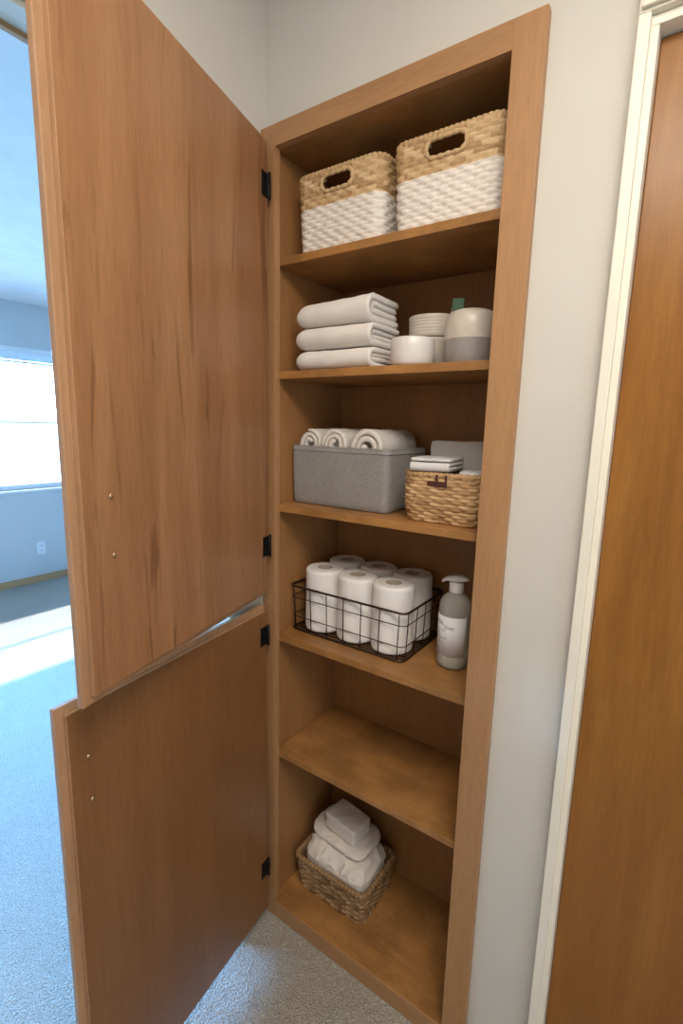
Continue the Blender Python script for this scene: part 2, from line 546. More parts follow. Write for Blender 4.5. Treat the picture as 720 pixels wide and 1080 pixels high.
bm = bmesh.new(); box(bm, BX0 - 0.1, HX1 + 0.1, BY0 - 0.1, BY1 + 0.1, -0.05, 0.0); struct('floor', bm, M_CARPET)
bm = bmesh.new(); box(bm, BX0 - 0.1, HX1 + 0.1, BY0 - 0.1, BY1 + 0.1, CEIL, CEIL + 0.08); struct('ceiling', bm, M_CEIL)

RDX0, RDX1, RDZ = 0.784, 1.56, 2.072      # opening of the right door
bm = bmesh.new()
box(bm, 0.0, HX1, WY, WY + 0.10, 2.138, CEIL)
box(bm, 0.0, 0.012, WY, WY + 0.10, 0, 2.138)
box(bm, 0.622, RDX0, WY, WY + 0.10, 0, 2.138)
box(bm, RDX0, RDX1, WY, WY + 0.10, RDZ, 2.138)
box(bm, RDX1, HX1, WY, WY + 0.10, 0, 2.138)
struct('wall_north', bm, M_WALL)

DY0, DY1, DZ = -0.98, -0.105, 2.130        # doorway in the left wall
bm = bmesh.new()
box(bm, -0.11, 0.0, DY1, BY1, 0, CEIL)
box(bm, -0.11, 0.0, BY0, DY0, 0, CEIL)
box(bm, -0.11, 0.0, DY0, DY1, DZ, CEIL)
struct('wall_west', bm, M_WALL)
bm = bmesh.new(); box(bm, HX1, HX1 + 0.1, HY0, WY + 0.1, 0, CEIL); struct('wall_east', bm, M_WALL)
bm = bmesh.new(); box(bm, 0.0, HX1 + 0.1, HY0 - 0.1, HY0, 0, CEIL); struct('wall_south', bm, M_WALL)

WZ0, WZ1, WYA, WYB = 0.85, 2.055, -2.2, 1.6
bm = bmesh.new()
box(bm, BX0 - 0.12, BX0, BY0, BY1, 0, WZ0)
box(bm, BX0 - 0.12, BX0, BY0, BY1, WZ1, CEIL)
box(bm, BX0 - 0.12, BX0, BY0, WYA, WZ0, WZ1)
box(bm, BX0 - 0.12, BX0, WYB, BY1, WZ0, WZ1)
struct('wall_bedroom_west', bm, M_BWALL)
bm = bmesh.new(); box(bm, BX0 - 0.12, -0.11, BY1, BY1 + 0.1, 0, CEIL); struct('wall_bedroom_north', bm, M_BWALL)
bm = bmesh.new(); box(bm, BX0 - 0.12, 0.0, BY0 - 0.1, BY0, 0, CEIL); struct('wall_bedroom_south', bm, M_BWALL)
bm = bmesh.new(); box(bm, BX0, BX0 + 0.014, BY0, BY1, 0, 0.062, bev=0.003); struct('baseboard_bedroom', bm, W_TRIM)

# doorway: painted jamb with a stop, wooden casing on the bedroom side
bm = bmesh.new()
box(bm, -0.11, 0.0, DY0, DY0 + 0.014, 0, DZ - 0.014)
box(bm, -0.11, 0.0, DY1 - 0.014, DY1, 0, DZ - 0.014)
box(bm, -0.11, 0.0, DY0, DY1, DZ - 0.014, DZ)
box(bm, -0.075, -0.040, DY0 + 0.014, DY1 - 0.014, DZ - 0.024, DZ - 0.014, bev=0.002)
struct('trim_1', bm, M_TRIMW)
bm = bmesh.new()
box(bm, -0.124, -0.11, DY0 - 0.05, DY0 + 0.006, 0, DZ + 0.045, bev=0.002)
box(bm, -0.124, -0.11, DY1 - 0.006, DY1 + 0.05, 0, DZ + 0.045, bev=0.002)
box(bm, -0.124, -0.11, DY0 + 0.006, DY1 - 0.006, DZ - 0.022, DZ + 0.045, bev=0.002)
struct('trim_2', bm, W_TRIM)

# window of the bedroom
wn = bpy.data.objects.new('window_1', None); COL.objects.link(wn); wn.location = (BX0, (WYA + WYB) / 2, WZ0); prop(wn, kind='structure')
wh = (WYB - WYA) / 2
bm = bmesh.new()
H = WZ1 - WZ0
for a in (-wh, wh - 0.04): box(bm, -0.09, -0.03, a, a + 0.04, 0, H)
box(bm, -0.09, -0.03, -wh + 0.04, wh - 0.04, 0, 0.045)
box(bm, -0.09, -0.03, -wh + 0.04, wh - 0.04, H - 0.04, H)
box(bm, -0.085, -0.035, -0.12, -0.08, 0.045, H - 0.04)
obj('window_frame', bm, M_VINYL, wn)
bm = bmesh.new(); box(bm, -0.066, -0.055, -wh + 0.04, -0.12, 0.575, 0.590); box(bm, -0.066, -0.055, -0.08, wh - 0.04, 0.575, 0.590); obj('meeting_rail', bm, M_VINYL, wn)
bm = bmesh.new(); box(bm, -0.064, -0.060, -wh + 0.04, wh - 0.04, 0.045, H - 0.04); obj('window_pane', bm, M_GLASS, wn)
bm = bmesh.new(); box(bm, -0.03, 0.03, -wh - 0.03, wh + 0.03, -0.022, 0.0, bev=0.004); obj('window_sill', bm, M_VINYL, wn)

bl = thing('window_blind', 'white slatted blind drawn up to the top of the bright bedroom window', 'blind', (BX0 - 0.012, (WYA + WYB) / 2, WZ1 - 0.012))
bm = bmesh.new(); box(bm, -0.02, 0.02, -wh + 0.01, wh - 0.01, -0.028, 0.012, bev=0.003); obj('head_rail', bm, M_VINYL, bl)
bm = bmesh.new()
for k in range(12): box(bm, -0.016, 0.016, -wh + 0.015, wh - 0.015, -0.034 - k * 0.0055, -0.031 - k * 0.0055)
prop(obj('slat', bm, M_VINYL, bl), kind='stuff')
bm = bmesh.new(); box(bm, -0.014, 0.014, -wh + 0.015, wh - 0.015, -0.118, -0.100, bev=0.003); obj('bottom_rail', bm, M_VINYL, bl)

ou = thing('wall_outlet', 'white double socket low on the bedroom wall under the window', 'outlet', (BX0, 1.075, 0.31))
bm = bmesh.new(); box(bm, 0, 0.006, -0.036, 0.036, -0.058, 0.058, bev=0.002); obj('cover_plate', bm, M_VINYL, ou)
for dz in (-0.022, 0.022):
    bm = bmesh.new(); box(bm, 0.006, 0.009, -0.017, 0.017, dz - 0.015, dz + 0.015, 0, 0.001)
    box(bm, 0.0088, 0.0095, -0.009, -0.006, dz - 0.006, dz + 0.006, 1); box(bm, 0.0088, 0.0095, 0.006, 0.009, dz - 0.006, dz + 0.006, 1)
    obj('socket', bm, [M_VINYL, M_SLOT], ou)

# right door with its painted trim
bm = bmesh.new()
box(bm, 0.768, 0.785, -0.002, WY, 0, RDZ, bev=0.002)
box(bm, RDX1 - 0.001, RDX1 + 0.05, -0.002, WY, 0, RDZ, bev=0.002)
struct('trim_3', bm, M_TRIMW)
bm = bmesh.new()
box(bm, 0.768, RDX1 + 0.05, -0.002, WY, RDZ, RDZ + 0.05, bev=0.002)
box(bm, 0.772, RDX1 + 0.046, -0.010, -0.002, RDZ + 0.004, RDZ + 0.016, bev=0.002)
struct('trim_4', bm, M_TRIMW)
bm = bmesh.new()
box(bm, RDX0 - 0.002, RDX0 + 0.012, 0.010, WY + 0.10, 0, RDZ - 0.014, bev=0.0015)
box(bm, RDX1 - 0.012, RDX1 + 0.002, 0.010, WY + 0.10, 0, RDZ - 0.014, bev=0.0015)
box(bm, RDX0 - 0.002, RDX1 + 0.002, 0.010, WY + 0.10, RDZ - 0.014, RDZ, bev=0.0015)
struct('trim_5', bm, M_TRIMW)
bm = bmesh.new(); box(bm, RDX0 + 0.0125, RDX1 - 0.0125, 0.040, 0.076, 0.012, RDZ - 0.0165, bev=0.002); struct('door_1', bm, W_SLAB)

# ------------------------------------------------------------------ the closet
CW, CH = 0.637, 2.141
XL, XR = 0.0448, 0.5818
XI = 0.032
ZT, ZB = 2.0952, 0.0538
DB = 0.304
closet = thing('linen_closet', 'tall built-in wooden linen closet with both of its doors open and six levels of storage', 'closet', (0, 0, 0))
bm = bmesh.new()
box(bm, 0.0005, XL, 0, WY, 0.001, CH, 0, 0.0006)
box(bm, XR, CW, 0, WY, 0.001, CH, 0, 0.0006)
box(bm, XL, XR, 0.0, WY, ZT, CH, 1)
box(bm, XL, XR, 0.0003, WY, 0.001, ZB - 0.0005, 1, 0.0012)
obj('face_frame', bm, [W_FRAME, W_FRAME_X], closet)
bm = bmesh.new(); box(bm, XI - 0.018, XI, WY + 0.0005, DB, 0.001, CH - 0.005); obj('side_panel', bm, W_SIDE, closet)
bm = bmesh.new(); box(bm, XR, XR + 0.018, WY + 0.0005, DB, 0.001, CH - 0.005); obj('side_panel', bm, W_SIDE, closet)
bm = bmesh.new(); box(bm, XI - 0.018, XR + 0.018, DB, DB + 0.01, 0.001, CH - 0.005); obj('back_panel', bm, W_SIDE, closet)
bm = bmesh.new(); box(bm, XI, XR, WY, DB, ZT, ZT + 0.018); obj('top_panel', bm, W_SHELF, closet)
bm = bmesh.new(); box(bm, XL, XR, 0.0015, WY + 0.0006, ZB - 0.018, ZB, 0, 0.0008); box(bm, XI, XR, WY + 0.0006, DB, ZB - 0.018, ZB); obj('bottom_board', bm, W_SHELF, closet)
SH = [1.861, 1.5968, 1.2598, 0.8977, 0.5439]
for z in SH:
    bm = bmesh.new(); box(bm, XI + 0.0006, XR - 0.0006, WY + 0.0004, DB - 0.0006, z - 0.0185, z, 0, 0.0015); obj('shelf', bm, W_SHELF, closet)

def closet_door(hx, th_deg, wd, z0, z1, dz0, dz1, mat, hinges, screws, label):
    """lipped door: inner panel facing the room we stand in, wider lip behind; local x runs along the door, y = 0 is the inner face"""
    t = math.radians(th_deg)
    lip, th, step = 0.0153, 0.021, 0.0095
    bm = bmesh.new()
    faces = box(bm, 0.0, wd, -step, 0.0, z0, z1, 0, 0.0012)
    box(bm, -0.004, wd + lip, -th, -step, z0 - dz0, z1 + dz1, 1, 0.002)
    for f in bm.faces:
        f.normal_update()
        f.material_index = 0 if f.normal.y > 0.9 and f.calc_center_median().y > -0.001 else 1
    d = obj('closet_door', bm, [mat, W_EDGE], closet, loc=(hx, -0.0188, 0), rot=(0, 0, t), label=label)
    for hz in hinges:
        hb = bmesh.new()
        box(hb, 0.002, 0.027, 0.0002, 0.0020, hz - 0.026, hz + 0.026, 0, 0.0006)
        box(hb, -0.003, 0.004, 0.0002, 0.006, hz - 0.026, hz + 0.026, 0, 0.001)
        tube(hb, [(-0.001, 0.006, hz - 0.029), (-0.001, 0.006, hz + 0.029)], 0.0032, 10)
        for q in (-0.017, 0.017):
            tube(hb, [(0.018, 0.002, hz + q), (0.018, 0.0034, hz + q)], 0.0038, 10)
        obj('hinge', hb, M_BLACK, d, label='black metal hinge')
    for sx, sz in screws:
        sb = bmesh.new()
        lathe(sb, [(0.0030, 0.0), (0.0044, 0.0006), (0.0040, 0.0020), (0.0020, 0.0030), (0.0008, 0.0032)], 14)
        for v in sb.verts: v.co = Vector((v.co.x + sx, v.co.z, sz + v.co.y))
        bmesh.ops.recalc_face_normals(sb, faces=sb.faces)
        obj('handle_screw', sb, M_BRASS, d, label='brass screw head')
    return d
closet_door(0.0385, -74.94, 0.5663, 1.0365, 2.098, 0.0153, 0.012, W_DOOR, (2.005, 1.156), ((0.512, 1.350), (0.512, 1.255)), 'upper door with dark streaks in its grain')
closet_door(0.0325, -82.91, 0.5588, 0.042, 0.9754, 0.0, 0.0153, W_DOOR2, (0.908, 0.185), ((0.525, 0.879), (0.523, 0.793)), 'lower door with plain reddish grain')

# ------------------------------------------------------------------ shelf 1: two-tone seagrass baskets
Z1 = SH[0] + 0.0004
def handle_rim(hw, z0, z1, y, tilt):
    bm = bmesh.new()
    col = bm.loops.layers.float_color.new('tone')
    hr = (z1 - z0) / 2; zm = (z0 + z1) / 2
    pts = []
    n = 66
    for i in range(n):
        p, nn = rrect(hw, hr, hr * 0.95, i / n)
        pts.append((p[0], y + (p[1] + zm) * tilt, zm + p[1]))
    tube(bm, pts, 0.0048, 8, True, rfun=lambda i: 0.0046 * (1 + 0.2 * math.cos(i * 2 * PI / 5)))
    for f in bm.faces:
        t = 0.4 + 0.35 * random.random()
        for l in f.loops: l[col] = (t, t, t, 1)
    return bm
bA, bh = (0.118, 0.112, 0.111, 0.106), 0.168
def two_tone(label, loc):
    t = thing('storage_basket', label, 'basket', loc, 0, 'two-tone baskets on the top shelf')
    at, bt, ab, bb = bA
    bm = woven(at, bt, ab, bb, 0.026, bh, 18, 0.0155, 0.0014, 0.0017, 0.008, hole=(0.041, 0.126, 0.158), seed=3)
    obj('basket_body', bm, M_SEA, t)
    obj('rim', rim_braid(at, bt, 0.026, bh, 0.0054, 0.011, 0.13, inset=0.003), M_SEA, t)
    for s in (-1, 1):
        yb = s * (bb + 0.0005 + (bt - bb) * 0.85)
        obj('handle_opening', handle_rim(0.042, 0.125, 0.159, yb, 0.0), M_SEA, t)
    return t
b1 = two_tone('left of the two white-bottomed seagrass baskets on the top shelf, nearer the open door', (0.1950, 0.150, Z1))
copy_thing(b1, (0.4535, 0.150, Z1), 'right of the two white-bottomed seagrass baskets on the top shelf, against the right frame', 0.0)

# ------------------------------------------------------------------ shelf 2: towels, bowls, jar
Z2 = SH[1] + 0.0004
def folded_towel(z, h, x0, x1, y0, y1, label, seed, pinch=0.55, t=0.0125, lean=0.0):
    R = (h - t) / 2 - 0.0006
    zc = h / 2
    def mk(rr, ys, yb, tt, sd, nm, parent):
        path = line((yb, zc - rr), (ys + rr, zc - rr), 22) + [(p[0], p[1]) for p in arc(ys + rr, zc, rr, -PI / 2, -3 * PI / 2, 14)] + line((ys + rr, zc + rr), (yb, zc + rr), 22)[1:] + [(yb, zc + rr)]
        bm = sheet(path, tt, x0, x1, 44, nz=0.0012, nf=42, lowamp=0.0038, pinch=pinch, pinch_w=0.035, zc=zc * 0.75, seed=sd)
        if lean:
            for v in bm.verts: v.co.z += lean * max(0.0, (v.co.x - x0) / (x1 - x0)) ** 0.8 * (v.co.z / h)
        return bm
    root = thing('folded_towel', label, 'towel', ((x0 + x1) / 2, (y0 + y1) / 2, z), 0, 'folded white towels on the second shelf')
    off = Vector(((x0 + x1) / 2, (y0 + y1) / 2, 0))
    bm = mk(R, y0 + t / 2, y1, t, seed, 'outer', root)
    for v in bm.verts: v.co -= off
    obj('outer_fold', bm, M_TOWEL, root)
    bm = mk(max(0.0045, R - t * 0.98), y0 + t * 1.55, y1 - 0.004, min(t * 0.86, 2 * max(0.0045, R - t * 0.98) - 0.0006), seed + 4, 'inner', root)
    for v in bm.verts: v.co -= off
    obj('inner_fold', bm, M_TOWEL, root)
    return root
folded_towel(Z2, 0.047, 0.082, 0.300, 0.026, 0.165, 'folded white towel at the bottom of the stack of three on the second shelf', 1.0)
folded_towel(Z2 + 0.0485, 0.051, 0.078, 0.296, 0.028, 0.166, 'folded white towel in the middle of the stack of three on the second shelf', 2.3)
folded_towel(Z2 + 0.1010, 0.056, 0.078, 0.290, 0.030, 0.170, 'thickest folded white towel on top of the stack of three on the second shelf', 3.7, pinch=0.6, t=0.014, lean=0.006)

def vessel(name, label, cat, loc, prof, mat, n=56, group=None):
    bm = bmesh.new()
    lathe(bm, prof, n)
    return prop(obj(name, bm, mat, None, loc), label, cat, group)
cup = [(0.040, 0.0), (0.0475, 0.002), (0.0515, 0.008), (0.053, 0.020), (0.0535, 0.040), (0.0532, 0.058), (0.0515, 0.0605), (0.0495, 0.0585), (0.049, 0.03), (0.046, 0.010), (0.02, 0.007)]
vessel('bowl', 'small glossy white straight-sided bowl at the front of the second shelf', 'bowl', (0.3790, 0.082, Z2), [(q * 0.91, z) for q, z in cup], M_CERW)
pot = [(0.050, 0.0), (0.056, 0.002), (0.0585, 0.010), (0.0590, 0.030), (0.0592, 0.050), (0.0585, 0.0555), (0.0555, 0.0555), (0.054, 0.045), (0.053, 0.012), (0.02, 0.008)]
vessel('bowl', 'beige stoneware bowl at the bottom of the pair stacked behind the white bowl', 'bowl', (0.372, 0.200, Z2), [(r, z * 1.35) for r, z in pot], M_CERB, group='beige bowls stacked at the back')
rp = [(0.048, 0.0), (0.0545, 0.0015)] + [(0.0575 + 0.0016 * (z / 0.05) + 0.0006 * math.sin(z * 900), z) for z in [0.004 + 0.002 * i for i in range(22)]] + [(0.0595, 0.0495), (0.0575, 0.0508), (0.0555, 0.0495), (0.0545, 0.04), (0.053, 0.010), (0.02, 0.007)]
vessel('bowl', 'ribbed beige stoneware bowl stacked on top at the back of the second shelf', 'bowl', (0.372, 0.200, Z2 + 0.0755), rp, M_CERB, group='beige bowls stacked at the back')
jr = thing('canister', 'two-tone stoneware canister, beige above grey, at the right end of the second shelf', 'canister', (0.4975, 0.115, Z2))
bm = bmesh.new()
lathe(bm, [(0.044, 0.0), (0.0505, 0.002), (0.0535, 0.008), (0.0542, 0.03), (0.0542, 0.075), (0.0535, 0.092), (0.0505, 0.102), (0.045, 0.1085), (0.036, 0.112), (0.02, 0.1135), (0.006, 0.114)], 64)
obj('canister_body', bm, M_JAR, jr)
bm = bmesh.new()
box(bm, -0.0125, 0.0125, -0.0125, 0.0125, 0.0, 0.024, 0, 0.003)
st = obj('stopper', bm, M_GREENG, jr, loc=(-0.026, -0.016, 0.1125), rot=(0.0, 0.0, 0.5), label='small green glass stopper')
bm = bmesh.new(); tube(bm, [(0, 0, 0.0), (0, 0, 0.012)], 0.004, 12); 
for v in bm.verts:
    if v.co.z > 0.006: v.co.x *= 0.25; v.co.y *= 0.25
obj('stopper_pin', bm, M_PLASW, st, loc=(-0.002, 0.0, 0.004))

# ------------------------------------------------------------------ shelf 3: fabric bin with rolled towels, wicker basket with cloths
Z3 = SH[2] + 0.0004
def fabric_bin():
    t = thing('fabric_bin', 'grey linen storage bin filled with rolled towels on the third shelf', 'bin', (0.1850, 0.178, Z3))
    at, bt, ab, bb, r, h, th = 0.1485, 0.104, 0.1455, 0.101, 0.014, 0.152, 0.004
    bm = bmesh.new()
    M = 160
    def ring(a, b, z, rr):
        return [bm.verts.new((*rrect(a, b, rr, i / M)[0], z)) for i in range(M)]
    rings = [ring(ab - 0.004, bb - 0.004, 0.0, r), ring(ab, bb, 0.003, r)]
    for k in range(1, 12):
        v = k / 12
        bow = 0.0012 * math.sin(PI * v)
        rings.append(ring(ab + (at - ab) * v + bow, bb + (bt - bb) * v + bow, 0.003 + (h - 0.006) * v, r))
    rings += [ring(at, bt, h - 0.0015, r), ring(at - th / 2, bt - th / 2, h, r), ring(at - th, bt - th, h - 0.0015, r), ring(ab - th, bb - th, 0.006, r)]
    for A, B in zip(rings, rings[1:]):
        for k in range(M):
            f = bm.faces.new((A[k], A[(k + 1) % M], B[(k + 1) % M], B[k])); f.smooth = True
    bm.faces.new(rings[0][::-1]); bm.faces.new(rings[-1])
    obj('bin_body', bm, M_GREY, t)
    bm = bmesh.new()
    pts = [(*rrect(at + 0.0006, bt + 0.0006, r, i / M)[0], h - 0.010) for i in range(M)]
    tube(bm, pts, 0.0013, 6, True)
    pts = [(*rrect(at - th / 2, bt - th / 2, r, i / M)[0], h - 0.0003) for i in range(M)]
    tube(bm, pts, 0.0026, 8, True)
    obj('hem', bm, M_GREY, t)
fabric_bin()

def rolled_towel(cx, zc, R, y0, y1, label, seed, turns=2.6, th=0.0125, start=0.0, squash=1.0, tail=0.0):
    path = []
    n = int(turns * 34)
    for i in range(n + 1):
        s = i / n
        a = start + s * turns * 2 * PI
        r = 0.010 + (R - th / 2 - 0.010) * s
        path.append((r * math.cos(a) * 1.0, r * math.sin(a) * squash))
    bm = sheet(path, th * 0.9, y0, y1, 34, axis='y', nz=0.0022, nf=34, lowamp=0.0045, seed=seed)
    yc = (y0 + y1) / 2
    for v in bm.verts: v.co.y -= yc
    zmin = min(v.co.z for v in bm.verts)
    return prop(obj('rolled_towel', bm, M_ROLLT, None, (cx, yc, zc)), label, 'towel', 'rolled white towels in the grey bin')
rolled_towel(0.0855, 1.418, 0.0420, 0.088, 0.262, 'smallest rolled white towel at the left end of the grey bin', 1.1, 2.2, 0.0125, 0.5)
rolled_towel(0.1675, 1.418, 0.0440, 0.086, 0.266, 'rolled white towel in the middle of the three in the grey bin', 2.7, 2.3, 0.0125, 1.4)
rolled_towel(0.267, 1.414, 0.0560, 0.082, 0.270, 'largest rolled white towel at the right end of the grey bin', 4.2, 2.5, 0.0145, 2.4)
# towels below, which carry the rolls
bm = soft_block(0.132, 0.088, 0.0455, 20, 6, 0.002, seed=5, lines=3)
prop(obj('folded_towel', bm, M_ROLLT, None, (0.1850, 0.178, Z3 + 0.0065)), 'folded white towel lying under the rolled towels in the grey bin', 'towel')

wk = thing('wicker_basket', 'tan wicker basket holding grey cloths at the right end of the third shelf', 'basket', (0.4755, 0.150, Z3))
wa = (0.0905, 0.098, 0.0865, 0.092)
obj('basket_body', woven(*wa, 0.030, 0.106, 14, 0.0170, 0.0016, 0.0017, 0.007, bulge=0.004, seed=8), M_WICK, wk)
obj('rim', rim_braid(wa[0], wa[1], 0.030, 0.106, 0.0056, 0.012, 0.15, inset=0.001), M_WICK, wk)
bm = bmesh.new()
box(bm, -0.022, 0.022, -0.0035, 0.0, -0.0055, 0.0055, 0, 0.0015)
box(bm, -0.002, 0.002, -0.0050, -0.0004, -0.007, 0.020, 0, 0.001)
box(bm, 0.019, 0.023, -0.0050, -0.0004, -0.007, 0.020, 0, 0.001)
obj('handle_tag', bm, M_TAG, wk, loc=(-0.006, -0.1005, 0.088), label='dark brown leather tag')

def cloth_fold(name, label, cat, loc, rz, sx, sy, h, layers, mat, seed, t=0.007):
    """one cloth folded in layers, the folds at its front edge"""
    path = []
    step = (h - t) / max(1, layers - 1)
    for k in range(layers):
        z = t / 2 + k * step
        l, r = (-sy + t, sy - 0.006 * (k % 2) - 0.003)
        seg = line((r, z), (l, z), 12) + [(l, z)] if k % 2 == 0 else line((l, z), (r, z), 12) + [(r, z)]
        path += seg
        if k < layers - 1:
            if k % 2 == 0: path += arc(l, z + step / 2, step / 2, -PI / 2, -3 * PI / 2, 8)[1:-1]
            else: path += arc(r, z + step / 2, step / 2, -PI / 2, PI / 2, 8)[1:-1]
    bm = sheet(path, min(t, step * 0.92), -sx, sx, 30, nz=0.001, nf=40, lowamp=0.003, seed=seed)
    return prop(obj(name, bm, mat, None, loc, (0, 0, rz)), label, cat)
# filling cloth inside the wicker basket
bm = soft_block(0.073, 0.078, 0.047, 16, 6, 0.002, seed=2, lines=4)
prop(obj('folded_cloth', bm, M_GCLOTH, None, (0.4755, 0.152, Z3 + 0.0035)), 'grey cloth stack filling the tan wicker basket', 'cloth')
cloth_fold('folded_cloth', 'pale grey folded cloth lying over the front left rim of the wicker basket', 'cloth', (0.440, 0.112, Z3 + 0.1125), 0.16, 0.044, 0.068, 0.030, 3, M_LCLOTH, 2.0, 0.0105)
def upright(co, q):
    return co
bm = soft_block(0.074, 0.010, 0.038, 26, 18, 0.0025, seed=9, shape=upright)
prop(obj('folded_cloth', bm, M_GCLOTH, None, (0.452, 0.214, Z3 + 0.0995), (-0.10, 0, 0.05)), 'grey folded cloth standing upright at the back of the wicker basket', 'cloth')
bm = soft_block(0.026, 0.034, 0.010, 14, 3, 0.003, seed=12)
prop(obj('rolled_cloth', bm, M_LCLOTH, None, (0.527, 0.105, Z3 + 0.0985), (0, 0, 0.1)), 'small pale rolled cloth at the right front of the wicker basket', 'cloth')

# ------------------------------------------------------------------ shelf 4: wire basket, toilet rolls, soap
Z4 = SH[3] + 0.0004
wb = thing('wire_basket', 'dark bronze wire basket holding six toilet rolls on the fourth shelf', 'basket', (0.2180, 0.184, Z4))
A_, B_, Hh = 0.1760, 0.1095, 0.128
at_, bt_ = 0.1815, 0.1125
def loop(a, b, r, z, n=120): return [(*rrect(a, b, r, i / n)[0], z) for i in range(n)]
bm = bmesh.new(); tube(bm, loop(at_, bt_, 0.016, Hh), 0.0030, 10, True); obj('rim', bm, M_BRONZE, wb)
bm = bmesh.new(); tube(bm, loop(A_, B_, 0.016, 0.0036), 0.0030, 10, True)
for fz in (0.30, 0.74):
    tube(bm, loop(A_ + (at_ - A_) * fz, B_ + (bt_ - B_) * fz, 0.016, 0.0036 + (Hh - 0.0036) * fz), 0.0014, 6, True)
for k in range(7):
    x = -A_ + 0.016 + (2 * A_ - 0.032) * k / 6
    xt = x * at_ / A_
    for s in (-1, 1): tube(bm, [(x, s * B_, 0.0036), (xt, s * bt_, Hh)], 0.0015, 6)
for k in range(5):
    y = -B_ + 0.016 + (2 * B_ - 0.032) * k / 4
    for s in (-1, 1): tube(bm, [(s * A_, y, 0.0036), (s * at_, y * bt_ / B_, Hh)], 0.0015, 6)
obj('wire_sides', bm, M_BRONZE, wb)
bm = bmesh.new()
for k in range(17):
    y = -B_ + 0.004 + (2 * B_ - 0.008) * k / 16
    tube(bm, [(-A_ + 0.002, y, 0.0036), (A_ - 0.002, y, 0.0036)], 0.0022, 6)
for k in range(5):
    x = -A_ + 0.03 + (2 * A_ - 0.06) * k / 4
    tube(bm, [(x, -B_, 0.0022), (x, B_, 0.0022)], 0.0018, 6)
obj('wire_floor', bm, M_BRONZE, wb)

RR, RH = 0.0530, 0.175
def toilet_roll(label, loc, rz):
    t = thing('toilet_roll', label, 'toilet roll', loc, rz, 'toilet rolls in the wire basket')
    bm = bmesh.new()
    hr = 0.0215
    prof = [(hr, 0.0), (RR - 0.006, 0.0), (RR - 0.001, 0.003)] + [(RR, 0.008 + (RH - 0.016) * i / 24) for i in range(25)] + [(RR - 0.0015, RH - 0.0035), (RR - 0.005, RH - 0.0005)] + [(RR - 0.005 - (RR - 0.005 - hr) * i / 8, RH + 0.0005 * math.sin(i * 2.2)) for i in range(1, 9)] + [(hr, RH * 0.5), (hr, 0.0)]
    def f(r, z, a):
        if r < RR - 0.003: return r, z
        p = Vector((math.cos(a) * 1.6, math.sin(a) * 1.6, z * 16))
        return r + 0.0011 * noise.noise(p * 1.0) + 0.0006 * noise.noise(p * 4), z
    lathe(bm, prof, 64, fun=f, cap0=False, cap1=False)
    obj('paper', bm, M_PAPER, t)
    bm = bmesh.new()
    lathe(bm, [(hr - 0.0002, 0.001), (hr - 0.0002, RH - 0.001), (hr - 0.0016, RH - 0.001), (hr - 0.0016, 0.001), (hr - 0.0002, 0.001)], 36, cap0=False, cap1=False)
    obj('cardboard_core', bm, M_CARD, t)
    return t
zr = Z4 + 0.0062
rx = (0.1150, 0.2235, 0.3320)
ry = (0.1305, 0.2375)
roll_labels = {(0, 0): 'toilet roll in the front row at the left end of the wire basket', (1, 0): 'toilet roll in the middle of the front row of the wire basket',
               (2, 0): 'toilet roll at the right end of the front row of the wire basket', (0, 1): 'toilet roll in the back row at the left end, behind the front left roll',
               (1, 1): 'toilet roll in the middle of the back row of the wire basket', (2, 1): 'toilet roll in the back row at the right end of the wire basket'}
r0 = None
for (i, j), lb in roll_labels.items():
    p = (rx[i], ry[j], zr)
    if r0 is None: r0 = toilet_roll(lb, p, 0.3)
    else: copy_thing(r0, p, lb, 0.3 + 1.1 * i + 2.3 * j)

sb = thing('soap_bottle', 'clear soap bottle with white pump and white printed label on the fourth shelf', 'bottle', (0.4905, 0.150, Z4))
R0 = 0.0375
prof = [(0.028, 0.0), (0.0345, 0.002), (0.037, 0.007), (R0, 0.016), (R0, 0.142), (0.0370, 0.153), (0.0345, 0.164), (0.029, 0.1735), (0.021, 0.180), (0.0135, 0.184), (0.0125, 0.190)]
bm = bmesh.new(); lathe(bm, prof, 56); obj('bottle_body', bm, M_BOTTLE, sb)
bm = bmesh.new(); lathe(bm, [(max(0.002, r - 0.0022), z) for r, z in [(0.026, 0.003), (0.0345, 0.006), (R0, 0.016), (R0, 0.118), (0.02, 0.1182)]], 48); obj('liquid', bm, M_SOAP, sb, label='pale yellow liquid soap')
bm = bmesh.new()
LA0, LA1, LZ0, LZ1 = math.radians(-200), math.radians(-22), 0.034, 0.132
n = 40
rows = [[bm.verts.new(((R0 + 0.0006) * math.cos(LA0 + (LA1 - LA0) * i / n), (R0 + 0.0006) * math.sin(LA0 + (LA1 - LA0) * i / n), z)) for i in range(n + 1)] for z in (LZ0, LZ1)]
rows2 = [[bm.verts.new(((R0 + 0.0001) * math.cos(LA0 + (LA1 - LA0) * i / n), (R0 + 0.0001) * math.sin(LA0 + (LA1 - LA0) * i / n), z)) for i in range(n + 1)] for z in (LZ0, LZ1)]
for i in range(n):
    bm.faces.new((rows[0][i], rows[0][i + 1], rows[1][i + 1], rows[1][i])).smooth = True
    bm.faces.new((rows2[0][i + 1], rows2[0][i], rows2[1][i], rows2[1][i + 1])).smooth = True
    bm.faces.new((rows[1][i], rows[1][i + 1], rows2[1][i + 1], rows2[1][i]))
    bm.faces.new((rows[0][i + 1], rows[0][i], rows2[0][i], rows2[0][i + 1]))
bm.faces.new((rows[0][0], rows[1][0], rows2[1][0], rows2[0][0]))
bm.faces.new((rows[0][n], rows2[0][n], rows2[1][n], rows[1][n]))
lab = obj('label_sticker', bm, M_LABEL, sb, label='white printed label')
